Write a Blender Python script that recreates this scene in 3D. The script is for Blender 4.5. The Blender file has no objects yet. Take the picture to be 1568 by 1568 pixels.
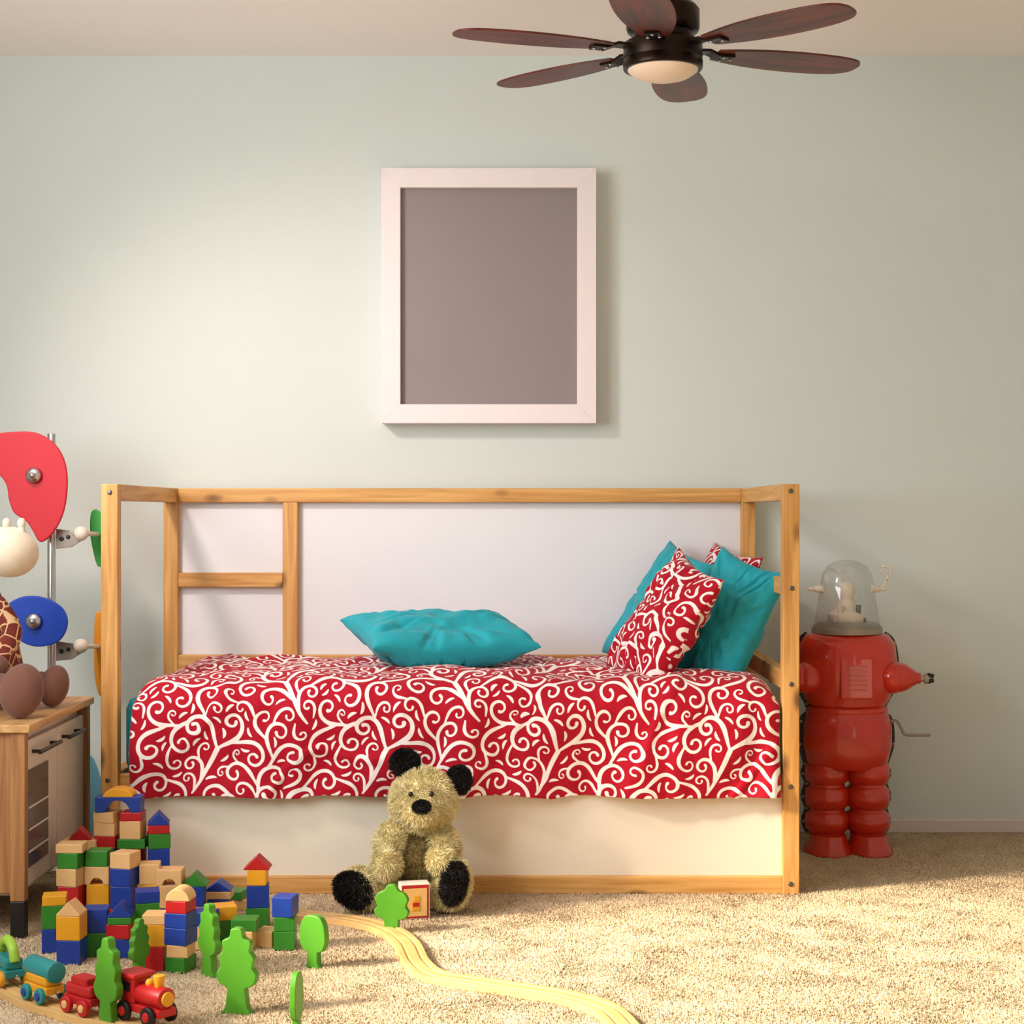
import bpy, bmesh, math, random
import numpy as np
from mathutils import Vector, Matrix, Euler
random.seed(7); rng=np.random.default_rng(7)
F=2647.0; EYE=1.1445
YB=6.17   # back wall
CEIL=2.774
def P(px,py,D): return Vector(((px-784)*D/F, D, EYE-(py-784)*D/F))
def G(px,py):
    D=F*EYE/(py-784); return Vector(((px-784)*D/F, D, 0))
def lin(c):
    return tuple([((x/255)/12.92 if x/255<=.04045 else ((x/255+.055)/1.055)**2.4) for x in c])+(1,)
# ---------------------------------------------------------------- materials
def newmat(name):
    m=bpy.data.materials.new(name); m.use_nodes=True
    nt=m.node_tree; b=nt.nodes['Principled BSDF']; return m,nt,b
def N(nt,t,**k):
    n=nt.nodes.new(t)
    for a,v in k.items(): setattr(n,a,v)
    return n
def mat(name,col,rough=.6,metal=0,var=.06,scale=20,bump=0,bscale=200,spec=.5,coat=0,sheen=0,trans=0,ior=1.45):
    m,nt,b=newmat(name); L=nt.links
    c=lin(col)
    tc=N(nt,'ShaderNodeTexCoord')
    if var>0:
        no=N(nt,'ShaderNodeTexNoise'); no.inputs['Scale'].default_value=scale; no.inputs['Detail'].default_value=4
        L.new(tc.outputs['Object'],no.inputs['Vector'])
        r=N(nt,'ShaderNodeValToRGB')
        r.color_ramp.elements[0].position=.3; r.color_ramp.elements[1].position=.7
        r.color_ramp.elements[0].color=tuple(max(0,x*(1-var)) for x in c[:3])+(1,)
        r.color_ramp.elements[1].color=tuple(min(1,x*(1+var)) for x in c[:3])+(1,)
        L.new(no.outputs['Fac'],r.inputs['Fac']); L.new(r.outputs['Color'],b.inputs['Base Color'])
    else: b.inputs['Base Color'].default_value=c
    b.inputs['Roughness'].default_value=rough; b.inputs['Metallic'].default_value=metal
    b.inputs['Specular IOR Level'].default_value=spec
    b.inputs['Coat Weight'].default_value=coat
    b.inputs['Sheen Weight'].default_value=sheen
    b.inputs['Transmission Weight'].default_value=trans; b.inputs['IOR'].default_value=ior
    if bump>0:
        n2=N(nt,'ShaderNodeTexNoise'); n2.inputs['Scale'].default_value=bscale; n2.inputs['Detail'].default_value=3
        L.new(tc.outputs['Object'],n2.inputs['Vector'])
        bp=N(nt,'ShaderNodeBump'); bp.inputs['Strength'].default_value=bump; bp.inputs['Distance'].default_value=.002
        L.new(n2.outputs['Fac'],bp.inputs['Height']); L.new(bp.outputs['Normal'],b.inputs['Normal'])
    return m
def clearmat(name):
    m,nt,b=newmat(name); L=nt.links
    nt.nodes.remove(b); out=nt.nodes['Material Output']
    tr=N(nt,'ShaderNodeBsdfTransparent'); tr.inputs['Color'].default_value=(.96,.96,.95,1)
    gl=N(nt,'ShaderNodeBsdfGlossy'); gl.inputs['Roughness'].default_value=.05
    lw=N(nt,'ShaderNodeLayerWeight'); lw.inputs['Blend'].default_value=.25
    mr=N(nt,'ShaderNodeMapRange'); mr.inputs['To Min'].default_value=.06; mr.inputs['To Max'].default_value=.6
    L.new(lw.outputs['Facing'],mr.inputs['Value'])
    mx=N(nt,'ShaderNodeMixShader'); L.new(mr.outputs['Result'],mx.inputs[0]); L.new(tr.outputs[0],mx.inputs[1]); L.new(gl.outputs[0],mx.inputs[2]); L.new(mx.outputs[0],out.inputs['Surface'])
    return m
def wood(name,c1,c2,axis,knots=True,rough=.5,cross=45,along=2.5,kcol=(96,52,22)):
    m,nt,b=newmat(name); L=nt.links
    tc=N(nt,'ShaderNodeTexCoord'); mp=N(nt,'ShaderNodeMapping')
    s=[cross]*3; s[axis]=along; mp.inputs['Scale'].default_value=s
    L.new(tc.outputs['Object'],mp.inputs['Vector'])
    no=N(nt,'ShaderNodeTexNoise'); no.inputs['Scale'].default_value=1; no.inputs['Detail'].default_value=5; no.inputs['Distortion'].default_value=.6
    L.new(mp.outputs['Vector'],no.inputs['Vector'])
    r=N(nt,'ShaderNodeValToRGB'); r.color_ramp.elements[0].position=.33; r.color_ramp.elements[1].position=.68
    r.color_ramp.elements[0].color=lin(c2); r.color_ramp.elements[1].color=lin(c1)
    L.new(no.outputs['Fac'],r.inputs['Fac']); out=r.outputs['Color']
    if knots:
        mk=N(nt,'ShaderNodeMapping'); s=[9,9,9]; s[axis]=4.5; mk.inputs['Scale'].default_value=s
        L.new(tc.outputs['Object'],mk.inputs['Vector'])
        v=N(nt,'ShaderNodeTexVoronoi'); v.inputs['Scale'].default_value=1; v.inputs['Randomness'].default_value=1
        L.new(mk.outputs['Vector'],v.inputs['Vector'])
        mr=N(nt,'ShaderNodeMapRange'); mr.inputs['From Min'].default_value=.07; mr.inputs['From Max'].default_value=.2
        mr.inputs['To Min'].default_value=.85; mr.inputs['To Max'].default_value=0
        L.new(v.outputs['Distance'],mr.inputs['Value'])
        mx=N(nt,'ShaderNodeMix',data_type='RGBA'); L.new(mr.outputs['Result'],mx.inputs[0])
        L.new(out,mx.inputs[6]); mx.inputs[7].default_value=lin(kcol); out=mx.outputs[2]
    L.new(out,b.inputs['Base Color']); b.inputs['Roughness'].default_value=rough
    bp=N(nt,'ShaderNodeBump'); bp.inputs['Strength'].default_value=.15; bp.inputs['Distance'].default_value=.002
    L.new(no.outputs['Fac'],bp.inputs['Height']); L.new(bp.outputs['Normal'],b.inputs['Normal'])
    return m
def patmat(name,cbase,cpat):
    m,nt,b=newmat(name); L=nt.links
    a=N(nt,'ShaderNodeAttribute'); a.attribute_name='pat'
    mr=N(nt,'ShaderNodeMapRange'); mr.inputs['From Min'].default_value=.0001; mr.inputs['From Max'].default_value=-.0011
    L.new(a.outputs['Fac'],mr.inputs['Value'])
    mx=N(nt,'ShaderNodeMix',data_type='RGBA'); L.new(mr.outputs['Result'],mx.inputs[0])
    mx.inputs[6].default_value=lin(cbase); mx.inputs[7].default_value=lin(cpat)
    L.new(mx.outputs[2],b.inputs['Base Color']); b.inputs['Roughness'].default_value=.75; b.inputs['Sheen Weight'].default_value=.08
    b.inputs['Specular IOR Level'].default_value=.2
    tc=N(nt,'ShaderNodeTexCoord'); n2=N(nt,'ShaderNodeTexNoise'); n2.inputs['Scale'].default_value=14; n2.inputs['Detail'].default_value=5
    L.new(tc.outputs['Object'],n2.inputs['Vector'])
    bp=N(nt,'ShaderNodeBump'); bp.inputs['Strength'].default_value=.45; bp.inputs['Distance'].default_value=.02
    L.new(n2.outputs['Fac'],bp.inputs['Height']); L.new(bp.outputs['Normal'],b.inputs['Normal'])
    return m
# ---------------------------------------------------------------- mesh helpers
col=bpy.context.scene.collection
INV={}
def group(name,loc=(0,0,0)):
    e=bpy.data.objects.new(name,None); e.location=loc; e.empty_display_size=.05; col.objects.link(e)
    INV[e.name]=Matrix.Translation(Vector(loc)).inverted(); return e
def mk(name,par,m,verts,faces,smooth=False,bev=0,sub=0,seg=2,solid=0):
    me=bpy.data.meshes.new(name); me.from_pydata([tuple(v) for v in verts],[],[tuple(f) for f in faces]); me.update()
    bm=bmesh.new(); bm.from_mesh(me); bmesh.ops.recalc_face_normals(bm,faces=bm.faces); bm.to_mesh(me); bm.free()
    if m: me.materials.append(m)
    if smooth: me.polygons.foreach_set('use_smooth',[True]*len(me.polygons))
    o=bpy.data.objects.new(name,me); col.objects.link(o)
    if par: o.parent=par; o.matrix_parent_inverse=INV[par.name]
    if solid: md=o.modifiers.new('s','SOLIDIFY'); md.thickness=solid
    if bev>0:
        md=o.modifiers.new('b','BEVEL'); md.width=bev; md.segments=seg; md.limit_method='ANGLE'; md.angle_limit=.6
    if sub: md=o.modifiers.new('ss','SUBSURF'); md.levels=sub; md.render_levels=sub
    return o
def xf(vs,c,rot):
    R=rot.to_3x3() if rot is not None else Matrix.Identity(3); c=Vector(c)
    return [R@Vector(v)+c for v in vs]
def E(x=0,y=0,z=0): return Euler((math.radians(x),math.radians(y),math.radians(z))).to_matrix()
def box(name,par,m,c,s,bev=.003,rot=None):
    x,y,z=[a/2 for a in s]
    v=[(-x,-y,-z),(x,-y,-z),(x,y,-z),(-x,y,-z),(-x,-y,z),(x,-y,z),(x,y,z),(-x,y,z)]
    f=[(0,3,2,1),(4,5,6,7),(0,1,5,4),(1,2,6,5),(2,3,7,6),(3,0,4,7)]
    return mk(name,par,m,xf(v,c,rot),f,bev=bev)
def bx(name,par,m,x0,x1,y0,y1,z0,z1,bev=.003):
    return box(name,par,m,((x0+x1)/2,(y0+y1)/2,(z0+z1)/2),(x1-x0,y1-y0,z1-z0),bev)
def lathe(name,par,m,prof,c,seg=32,sx=1,sy=1,rot=None,smooth=True):
    v=[];f=[]
    n=len(prof)
    for r,z in prof:
        for k in range(seg):
            a=2*math.pi*k/seg; v.append((r*math.cos(a)*sx,r*math.sin(a)*sy,z))
    for i in range(n-1):
        for k in range(seg):
            k2=(k+1)%seg; f.append((i*seg+k,i*seg+k2,(i+1)*seg+k2,(i+1)*seg+k))
    if prof[0][0]>1e-4: f.append(tuple(range(seg)))
    if prof[-1][0]>1e-4: f.append(tuple((n-1)*seg+k for k in range(seg)))
    o=mk(name,par,m,xf(v,c,rot),f,smooth=smooth)
    bm=bmesh.new(); bm.from_mesh(o.data); bmesh.ops.remove_doubles(bm,verts=bm.verts,dist=1e-5); bmesh.ops.recalc_face_normals(bm,faces=bm.faces); bm.to_mesh(o.data); bm.free()
    if smooth:
        md=o.modifiers.new('b','BEVEL'); md.width=.0015; md.segments=2; md.limit_method='ANGLE'; md.angle_limit=.9
    return o
def cyl(name,par,m,a,b,r,r2=None,seg=24):
    a=Vector(a);b=Vector(b);d=b-a
    q=d.to_track_quat('Z','Y').to_matrix()
    return lathe(name,par,m,[(r,0),(r2 if r2 is not None else r,d.length)],a,seg,rot=q)
def ell(name,par,m,c,r,rot=None,seg=28):
    if not hasattr(r,'__len__'): r=(r,r,r)
    v=[];f=[];rings=seg//2
    prof=[(math.sin(math.pi*i/rings),-math.cos(math.pi*i/rings)) for i in range(rings+1)]
    for i in range(rings+1):
        for k in range(seg):
            a=2*math.pi*k/seg; v.append((prof[i][0]*math.cos(a)*r[0],prof[i][0]*math.sin(a)*r[1],prof[i][1]*r[2]))
    for i in range(rings):
        for k in range(seg):
            k2=(k+1)%seg; f.append((i*seg+k,i*seg+k2,(i+1)*seg+k2,(i+1)*seg+k))
    o=mk(name,par,m,xf(v,c,rot),f,smooth=True)
    bm=bmesh.new(); bm.from_mesh(o.data); bmesh.ops.remove_doubles(bm,verts=bm.verts,dist=1e-6); bmesh.ops.recalc_face_normals(bm,faces=bm.faces); bm.to_mesh(o.data); bm.free()
    return o
def crom(pts,n=8,closed=False):
    pts=[Vector(p) for p in pts]; out=[]; L=len(pts)
    rngi=range(L if closed else L-1)
    for i in rngi:
        if closed: p0,p1,p2,p3=pts[(i-1)%L],pts[i],pts[(i+1)%L],pts[(i+2)%L]
        else: p0,p1,p2,p3=pts[max(i-1,0)],pts[i],pts[i+1],pts[min(i+2,L-1)]
        for k in range(n):
            t=k/n
            out.append(.5*((2*p1)+(p2-p0)*t+(2*p0-5*p1+4*p2-p3)*t*t+(3*p1-p0-3*p2+p3)*t**3))
    if not closed: out.append(pts[-1])
    return out
def sweep(name,par,m,pts,prof,smooth=True,up=Vector((0,0,1)),bev=0,closed=False):
    """prof: closed list (a,b): a along side, b along up"""
    pts=[Vector(p) for p in pts]; n=len(pts); k=len(prof); v=[];f=[]
    for i,p in enumerate(pts):
        t=(pts[min(i+1,n-1)]-pts[max(i-1,0)]).normalized()
        u=up if abs(t.dot(up))<.95 else Vector((1,0,0))
        s=t.cross(u).normalized(); w=s.cross(t).normalized()
        for a,b in prof: v.append(p+s*a+w*b)
    for i in range(n-1):
        for j in range(k):
            j2=(j+1)%k; f.append((i*k+j,i*k+j2,(i+1)*k+j2,(i+1)*k+j))
    f.append(tuple(range(k))); f.append(tuple((n-1)*k+j for j in range(k)))
    return mk(name,par,m,v,f,smooth=smooth,bev=bev)
def tube(name,par,m,pts,r,seg=10,n=6):
    return sweep(name,par,m,crom(pts,n),[(r*math.cos(2*math.pi*i/seg),r*math.sin(2*math.pi*i/seg)) for i in range(seg)])
def extr(name,par,m,out,th,c,rot=None,bev=.002,seg=2):
    """outline in local XZ, thickness in Y"""
    n=len(out); v=[(a,-th/2,b) for a,b in out]+[(a,th/2,b) for a,b in out]
    f=[tuple(range(n)),tuple(range(2*n-1,n-1,-1))]+[(i,(i+1)%n,(i+1)%n+n,i+n) for i in range(n)]
    return mk(name,par,m,xf(v,c,rot),f,bev=bev,seg=seg)
def vnoise(x,y,seed=0):
    r=np.random.default_rng(seed).random((64,64))*2-1
    xi=np.floor(x).astype(int); yi=np.floor(y).astype(int); fx=x-xi; fy=y-yi
    fx=fx*fx*(3-2*fx); fy=fy*fy*(3-2*fy)
    g=lambda a,b:r[a%64,b%64]
    return (g(xi,yi)*(1-fx)+g(xi+1,yi)*fx)*(1-fy)+(g(xi,yi+1)*(1-fx)+g(xi+1,yi+1)*fx)*fy
# ---------------------------------------------------------------- scroll pattern
TU,TV,RS=.51,.42,.0015
nu,nv=int(TU/RS),int(TV/RS)
SDF=np.full((nu,nv),.03)
def stamp(pts,rad):
    w=int(.03/RS)
    ii=np.arange(-w,w+1)
    for (x,y),r in zip(pts,rad):
        ci=int(round(x/RS)); cj=int(round(y/RS))
        I=(ci+ii)%nu; J=(cj+ii)%nv
        dx=(ci+ii)*RS-x; dy=(cj+ii)*RS-y
        d=np.sqrt(dx[:,None]**2+dy[None,:]**2)-r
        SDF[np.ix_(I,J)]=np.minimum(SDF[np.ix_(I,J)],d)
rp=np.random.default_rng(5)
STR=[]
def hook(x,y,h,L,s,w,sc=1.,t0=.32,rev=9.):
    """S-stem that winds into a spiral; s=+-1 winding side, sc=spiral size"""
    n=max(14,int(L/.002)); t=np.linspace(0,1,n)
    k=np.where(t<t0,-rev*(1-t/t0)+26/sc*(t/t0)**2, 26/sc+ (np.clip(t-t0,0,1)/(1-t0))**1.8*74/sc)*s
    th=h+np.cumsum(k)*L/n
    X=x+np.cumsum(np.cos(th))*L/n; Y=y+np.cumsum(np.sin(th))*L/n
    W=np.where(t<.25,w*(.55+.45*t/.25),w*(1-.5*(t-.25)/.75)); W=W+w*.30*np.clip((t-.93)/.07,0,1)
    return np.stack([X,Y],1),W,th
def put(q,w,th): stamp(q,w); STR.append((q,w,th))
def clear(q,w,frm):
    i0=int(len(q)*frm); qq=q[i0:]; ww=w[i0:]
    return (SDF[(qq[:,0]/RS).astype(int)%nu,(qq[:,1]/RS).astype(int)%nv]-ww).min()
def stem(x,y,h,L,k0,k1,w0,w1):
    n=int(L/.002); t=np.linspace(0,1,n); k=k0+(k1-k0)*t; th=h+np.cumsum(k)*L/n
    return np.stack([x+np.cumsum(np.cos(th))*L/n,y+np.cumsum(np.sin(th))*L/n],1),w0+(w1-w0)*t**.7,th
def motif(cx,cy,m):
    A=lambda d:(math.radians(d) if m>0 else math.pi-math.radians(d))
    q,w,th=stem(cx-m*.045,cy-.10,A(48),.15,6*m,-3*m,.0035,.0080); put(q,w,th)
    jx,jy=q[-1]
    put(*hook(jx,jy,A(35),.235,m,.0080,1.15,.36,6)); put(*hook(jx,jy,A(112),.25,m,.0080,1.15,.34,8))
    put(*hook(q[20][0],q[20][1],A(85),.17,m,.006,.95,.28,5))
motif(.13,.16,1); motif(.385,.37,-1)
for L,sc,w,tries in ((.22,1.2,.0068,250),(.18,1.05,.006,500),(.14,.85,.0052,700),(.105,.65,.0046,1000),(.08,.5,.004,900)):
    for _ in range(tries):
        q,ww,th=STR[rp.integers(len(STR))]
        i=int(len(q)*rp.uniform(.03,.62)); s=rp.choice([-1,1])
        hh=th[i]+s*rp.uniform(.35,.8)*-1
        c=hook(q[i][0],q[i][1],hh,L*rp.uniform(.9,1.1),s if rp.random()<.5 else -s,w,sc)
        if clear(c[0],c[1],.26)>.0064: put(*c)
for L,sc,W,cnt in ((.15,.85,.0055,60),(.11,.65,.005,60)):
    for _ in range(cnt):
        idx=np.argmax(SDF+rp.random(SDF.shape)*.004); ex,ey=(idx//nv)*RS,(idx%nv)*RS
        best=None;bc=-9
        for t in range(20):
            c=hook(0,0,rp.random()*6.28,L*rp.uniform(.85,1.1),rp.choice([-1,1]),W,sc)
            q=c[0]-c[0].mean(0)+[ex,ey]; k=clear(q,c[1],0)
            if k>bc: bc=k;best=(q,c[1],c[2])
        if bc>.0055: put(*best)
for _ in range(60):
    idx=np.argmax(SDF+rp.random(SDF.shape)*.002); ex,ey=(idx//nv)*RS,(idx%nv)*RS; bc=-9
    for t in range(12):
        h=rp.random()*6.28; n=16; t_=np.linspace(0,1,n); th=h+t_*1.1*rp.choice([-1,1]); Ls=.034
        q=np.stack([np.cumsum(np.cos(th)),np.cumsum(np.sin(th))],1)*Ls/n; q=q-q.mean(0)+[ex,ey]; w_=.0048*np.sin(np.pi*(t_*.8+.08))**.8
        k=clear(q,w_,0)
        if k>bc: bc=k;best=(q,w_,th)
    if bc>.005: stamp(best[0],best[1])
PS=1.0
def patlook(U,V):
    a=(U/PS/RS)%nu; b=(V/PS/RS)%nv; i=np.floor(a).astype(int); j=np.floor(b).astype(int); fa=a-i; fb=b-j
    g=lambda p,q:SDF[p%nu,q%nv]
    return (g(i,j)*(1-fa)+g(i+1,j)*fa)*(1-fb)+(g(i,j+1)*(1-fa)+g(i+1,j+1)*fa)*fb
def gridobj(name,par,m,X,pat=None,solid=0,sub=0,closeback=None):
    a,b=X.shape[:2]; me=bpy.data.meshes.new(name)
    idx=np.arange(a*b).reshape(a,b)
    f=np.stack([idx[:-1,:-1],idx[1:,:-1],idx[1:,1:],idx[:-1,1:]],-1).reshape(-1,4)
    me.from_pydata(X.reshape(-1,3).tolist(),[],f.tolist()); me.materials.append(m)
    me.polygons.foreach_set('use_smooth',[True]*len(me.polygons))
    if pat is not None:
        at=me.attributes.new('pat','FLOAT','POINT'); at.data.foreach_set('value',pat.reshape(-1).astype(np.float32))
    me.update(); o=bpy.data.objects.new(name,me); col.objects.link(o)
    if par: o.parent=par; o.matrix_parent_inverse=INV[par.name]
    if solid: md=o.modifiers.new('s','SOLIDIFY'); md.thickness=solid; md.offset=-1
    return o
# ---------------------------------------------------------------- palette
M_wall=mat('wall_paint',(212,219,213),.85,var=.01,scale=3,bump=.15,bscale=300)
M_ceil=mat('ceiling_paint',(250,243,240),.9,var=.01,scale=3)
M_trim=mat('trim_paint',(222,208,200),.5,var=.01)
PX=wood('pine_x',(228,176,104),(190,132,64),0); PY=wood('pine_y',(228,176,104),(190,132,64),1); PZ=wood('pine_z',(228,176,104),(190,132,64),2)
M_white=mat('white_panel',(240,230,212),.6,var=.015,scale=5)
M_board=mat('white_backboard',(232,232,236),.5,var=.01,scale=5)
M_bolt=mat('bolt_metal',(110,108,104),.35,1,var=.1)
M_frame=mat('frame_lacquer',(240,228,227),.45,var=.01)
M_pict=mat('picture_board',(146,133,132),.35,var=.02,scale=2)
M_red=patmat('duvet_scroll_fabric',(172,6,34),(246,236,232))
M_teal=mat('teal_cotton',(16,158,172),.7,var=.05,scale=8,bump=.1,bscale=500,sheen=.1)
M_chrome=mat('brushed_chrome',(200,200,202),.25,1,var=.05)
M_black=mat('black_plastic',(22,20,20),.45,var=.1)
# ---------------------------------------------------------------- room
XL,XR,Y0=-2.4,2.35,-.6
W0,W1,Z0w,Z1w=1.7,4.05,1.1,2.6
bx('wall_back',None,M_wall,XL-.15,XR+.15,YB,YB+.12,0,CEIL,0)
wl=group('wall_left',(XL,3,0))
bx('below_window',wl,M_wall,XL-.12,XL,Y0,YB,0,Z0w,0); bx('above_window',wl,M_wall,XL-.12,XL,Y0,YB,Z1w,CEIL,0)
bx('near_window',wl,M_wall,XL-.12,XL,Y0,W0,Z0w,Z1w,0); bx('far_window',wl,M_wall,XL-.12,XL,W1,YB,Z0w,Z1w,0)
bx('wall_right',None,M_wall,XR,XR+.12,Y0,YB,0,CEIL,0)
bx('ceiling',None,M_ceil,XL-.15,XR+.15,Y0,YB+.12,CEIL,CEIL+.1,0)
bx('baseboard_back',None,M_trim,XL,XR,YB-.016,YB,0,.052,.006)
bx('baseboard_left',None,M_trim,XL,XL+.016,Y0,YB-.016,0,.052,.006)
bx('baseboard_right',None,M_trim,XR-.016,XR,Y0,YB-.016,0,.052,.006)
wi=group('window_1',(XL,2.85,1.4))
for n,a in (('sill',(XL-.1,XL+.06,W0-.05,W1+.05,Z0w-.03,Z0w)),('head',(XL-.1,XL+.02,W0,W1,Z1w-.05,Z1w)),('jamb_near',(XL-.1,XL+.02,W0,W0+.05,Z0w,Z1w)),('jamb_far',(XL-.1,XL+.02,W1-.05,W1,Z0w,Z1w))):
    bx(n,wi,M_trim,*a)
# carpet
m,nt,b=newmat('carpet'); L=nt.links
tc=N(nt,'ShaderNodeTexCoord'); no=N(nt,'ShaderNodeTexNoise'); no.inputs['Scale'].default_value=160; no.inputs['Detail'].default_value=2
L.new(tc.outputs['Object'],no.inputs['Vector'])
r=N(nt,'ShaderNodeValToRGB'); e=r.color_ramp.elements; e[0].position=.35; e[0].color=lin((196,166,130)); e[1].position=.65; e[1].color=lin((236,212,178))
L.new(no.outputs['Fac'],r.inputs['Fac']); L.new(r.outputs['Color'],b.inputs['Base Color']); b.inputs['Roughness'].default_value=.95; b.inputs['Specular IOR Level'].default_value=.1
bp=N(nt,'ShaderNodeBump'); bp.inputs['Strength'].default_value=.8; bp.inputs['Distance'].default_value=.006
L.new(no.outputs['Fac'],bp.inputs['Height']); L.new(bp.outputs['Normal'],b.inputs['Normal'])
M_carpet=m
fl=bx('floor',None,M_carpet,XL-.15,XR+.15,Y0,YB+.12,-.1,0,0); INV['floor']=Matrix.Identity(4)
nt_=300000
x=rng.uniform(-2.1,2.1,nt_); y=rng.uniform(3.3,YB-.02,nt_)
ln=.004; lx=vnoise(x*14,y*14,1)*ln+rng.normal(0,.0022,nt_); ly=vnoise(x*14,y*14,2)*ln+rng.normal(0,.0022,nt_)
h=.005+rng.uniform(0,.0028,nt_)+.0015*vnoise(x*25,y*25,5); a0=rng.uniform(0,6.28,nt_); rr=rng.uniform(.0022,.0036,nt_)
V=np.zeros((nt_,4,3),np.float32)
for k in range(3):
    V[:,k,0]=x+rr*np.cos(a0+k*2.094); V[:,k,1]=y+rr*np.sin(a0+k*2.094); V[:,k,2]=-.001
V[:,3,0]=x+lx; V[:,3,1]=y+ly; V[:,3,2]=h
def trimesh(name,par,m,V,tris):
    me=bpy.data.meshes.new(name); n=V.shape[0]; kv=V.shape[1]
    T=(np.array(tris)[None]+ (np.arange(n)*kv)[:,None,None]).reshape(-1,3)
    me.vertices.add(n*kv); me.vertices.foreach_set('co',V.reshape(-1).astype(np.float32))
    me.loops.add(T.size); me.loops.foreach_set('vertex_index',T.reshape(-1).astype(np.int32))
    me.polygons.add(len(T)); me.polygons.foreach_set('loop_start',np.arange(0,T.size,3,dtype=np.int32)); 
    me.materials.append(m); me.update(calc_edges=True); me.validate()
    o=bpy.data.objects.new(name,me); col.objects.link(o)
    if par: o.parent=par; o.matrix_parent_inverse=INV[par.name]
    return o
trimesh('carpet_pile',fl,M_carpet,V,[(0,1,3),(1,2,3),(2,0,3)])
# ---------------------------------------------------------------- picture frame
pf=group('picture_frame',(-.08,YB,1.9))
FD=YB-.085
o0=P(584,257,FD); o1=P(913,648,FD); i0=P(613,287,FD); i1=P(884,619,FD)
y0,y1=FD,YB-.001
def quadbar(n,pts):
    v=[(p[0],y0,p[1]) for p in pts]+[(p[0],y1,p[1]) for p in pts]
    mk(n,pf,M_frame,v,[(0,1,2,3),(7,6,5,4),(0,4,5,1),(1,5,6,2),(2,6,7,3),(3,7,4,0)],bev=.0012)
quadbar('top',[(o0.x,o0.z),(o1.x,o0.z),(i1.x,i0.z),(i0.x,i0.z)])
quadbar('bottom',[(i0.x,i1.z),(i1.x,i1.z),(o1.x,o1.z),(o0.x,o1.z)])
quadbar('left',[(o0.x,o0.z),(i0.x,i0.z),(i0.x,i1.z),(o0.x,o1.z)])
quadbar('right',[(i1.x,i0.z),(o1.x,o0.z),(o1.x,o1.z),(i1.x,i1.z)])
bx('picture',pf,M_pict,i0.x-.005,i1.x+.005,YB-.06,YB-.05,i1.z-.005,i0.z+.005,0)
# ---------------------------------------------------------------- bed
bed=group('childs_bed',(-.18,5.65,0))
BX0,BX1,BY0,BY1=-1.23,.86,5.17,6.15
PW=.05; TOP=EYE-(741-784)/512
def zf(py): return EYE-(py-784)/512
for nm,xa,ya in (('post_1',BX0,BY0),('post_2',BX1-PW,BY0),('post_3',BX0,BY1-PW),('post_4',BX1-PW,BY1-PW)):
    bx(nm,bed,PZ,xa,xa+PW,ya,ya+.05,0,TOP)
RH=.05; e1=.002
bx('top_rail_back',bed,PX,BX0+PW,BX1-PW,BY1-.045,BY1-.005,TOP-RH,TOP)
bx('top_rail_left',bed,PY,BX0+.004,BX0+.046,BY0+.05,BY1-PW,TOP-RH,TOP)
bx('top_rail_right',bed,PY,BX1-.046,BX1-.004,BY0+.05,BY1-PW,TOP-RH,TOP)
zb=lambda py: EYE-(py-784)*(BY1-.04)/F
px_=lambda q:(q-784)*(BY1-.04)/F
bx('ladder_post',bed,PZ,px_(433),px_(456),BY1-.045,BY1-.005,.3,TOP-RH)
bx('ladder_rung',bed,PX,BX0+PW,px_(433),BY1-.045,BY1-.005,zb(899),zb(877))
bx('bed_rail_back',bed,PX,BX0+PW,BX1-PW,BY1-.045,BY1-.005,zb(1003)-.06,zb(1003))
bx('backboard',bed,M_board,BX0+PW-.01,BX1-PW+.01,BY1-.012,BY1-.006,zb(1003)-.02,TOP-RH+.01,0)
for i,(a,b_) in enumerate(((912,886),(1058,1030))):
    bx('side_rail_r%d'%i,bed,PY,BX1-.046,BX1-.01,BY0+.05,BY1-PW,zf(a),zf(b_))
bx('bed_rail_front',bed,PX,BX0+PW,BX1-PW,BY0+.02,BY0+.05,zf(1220),zf(1187))
bx('bed_rail_left',bed,PY,BX0+.005,BX0+.045,BY0+.05,BY1-PW,zf(1220),zf(1187))
bx('bed_rail_right',bed,PY,BX1-.045,BX1-.005,BY0+.05,BY1-PW,zf(1220),zf(1187))
bx('base_rail_front',bed,PX,BX0+PW,BX1-PW,BY0+.006,BY0+.046,.0,zf(1343))
bx('base_rail_back',bed,PX,BX0+PW,BX1-PW,BY1-.046,BY1-.006,.0,zf(1343))
bx('base_rail_left',bed,PY,BX0+.005,BX0+.045,BY0+.05,BY1-PW,0,zf(1343))
bx('base_rail_right',bed,PY,BX1-.045,BX1-.005,BY0+.05,BY1-PW,0,zf(1343))
bx('panel_front',bed,M_white,BX0+PW,BX1-PW,BY0+.026,BY0+.034,zf(1343),zf(1218),0)
bx('panel_left',bed,M_white,BX0+.02,BX0+.028,BY0+.05,BY1-PW,zf(1343),zf(1218),0)
bx('panel_right',bed,M_white,BX1-.028,BX1-.02,BY0+.05,BY1-PW,zf(1343),zf(1218),0)
bx('panel_back',bed,M_white,BX0+PW,BX1-PW,BY1-.03,BY1-.022,zf(1343),zb(1003)-.06,0)
bx('slats',bed,PX,BX0+PW,BX1-PW,BY0+.05,BY1-PW,.3,.34)
for i,(a,b_) in enumerate(((168,754),(165,1195),(1213,901),(1212,1048),(1211,1205),(1211,1354),(1211,752))):
    p=P(a,b_,BY0); cyl('bolt_%d'%i,bed,M_bolt,(p.x,BY0+.004,p.z),(p.x,BY0-.003,p.z),.0085,.007,16)
# mattress
mt=bx('mattress',None,M_teal,BX0+.055,BX1-.055,BY0+.055,BY1-.055,.342,.585,.04)
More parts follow.
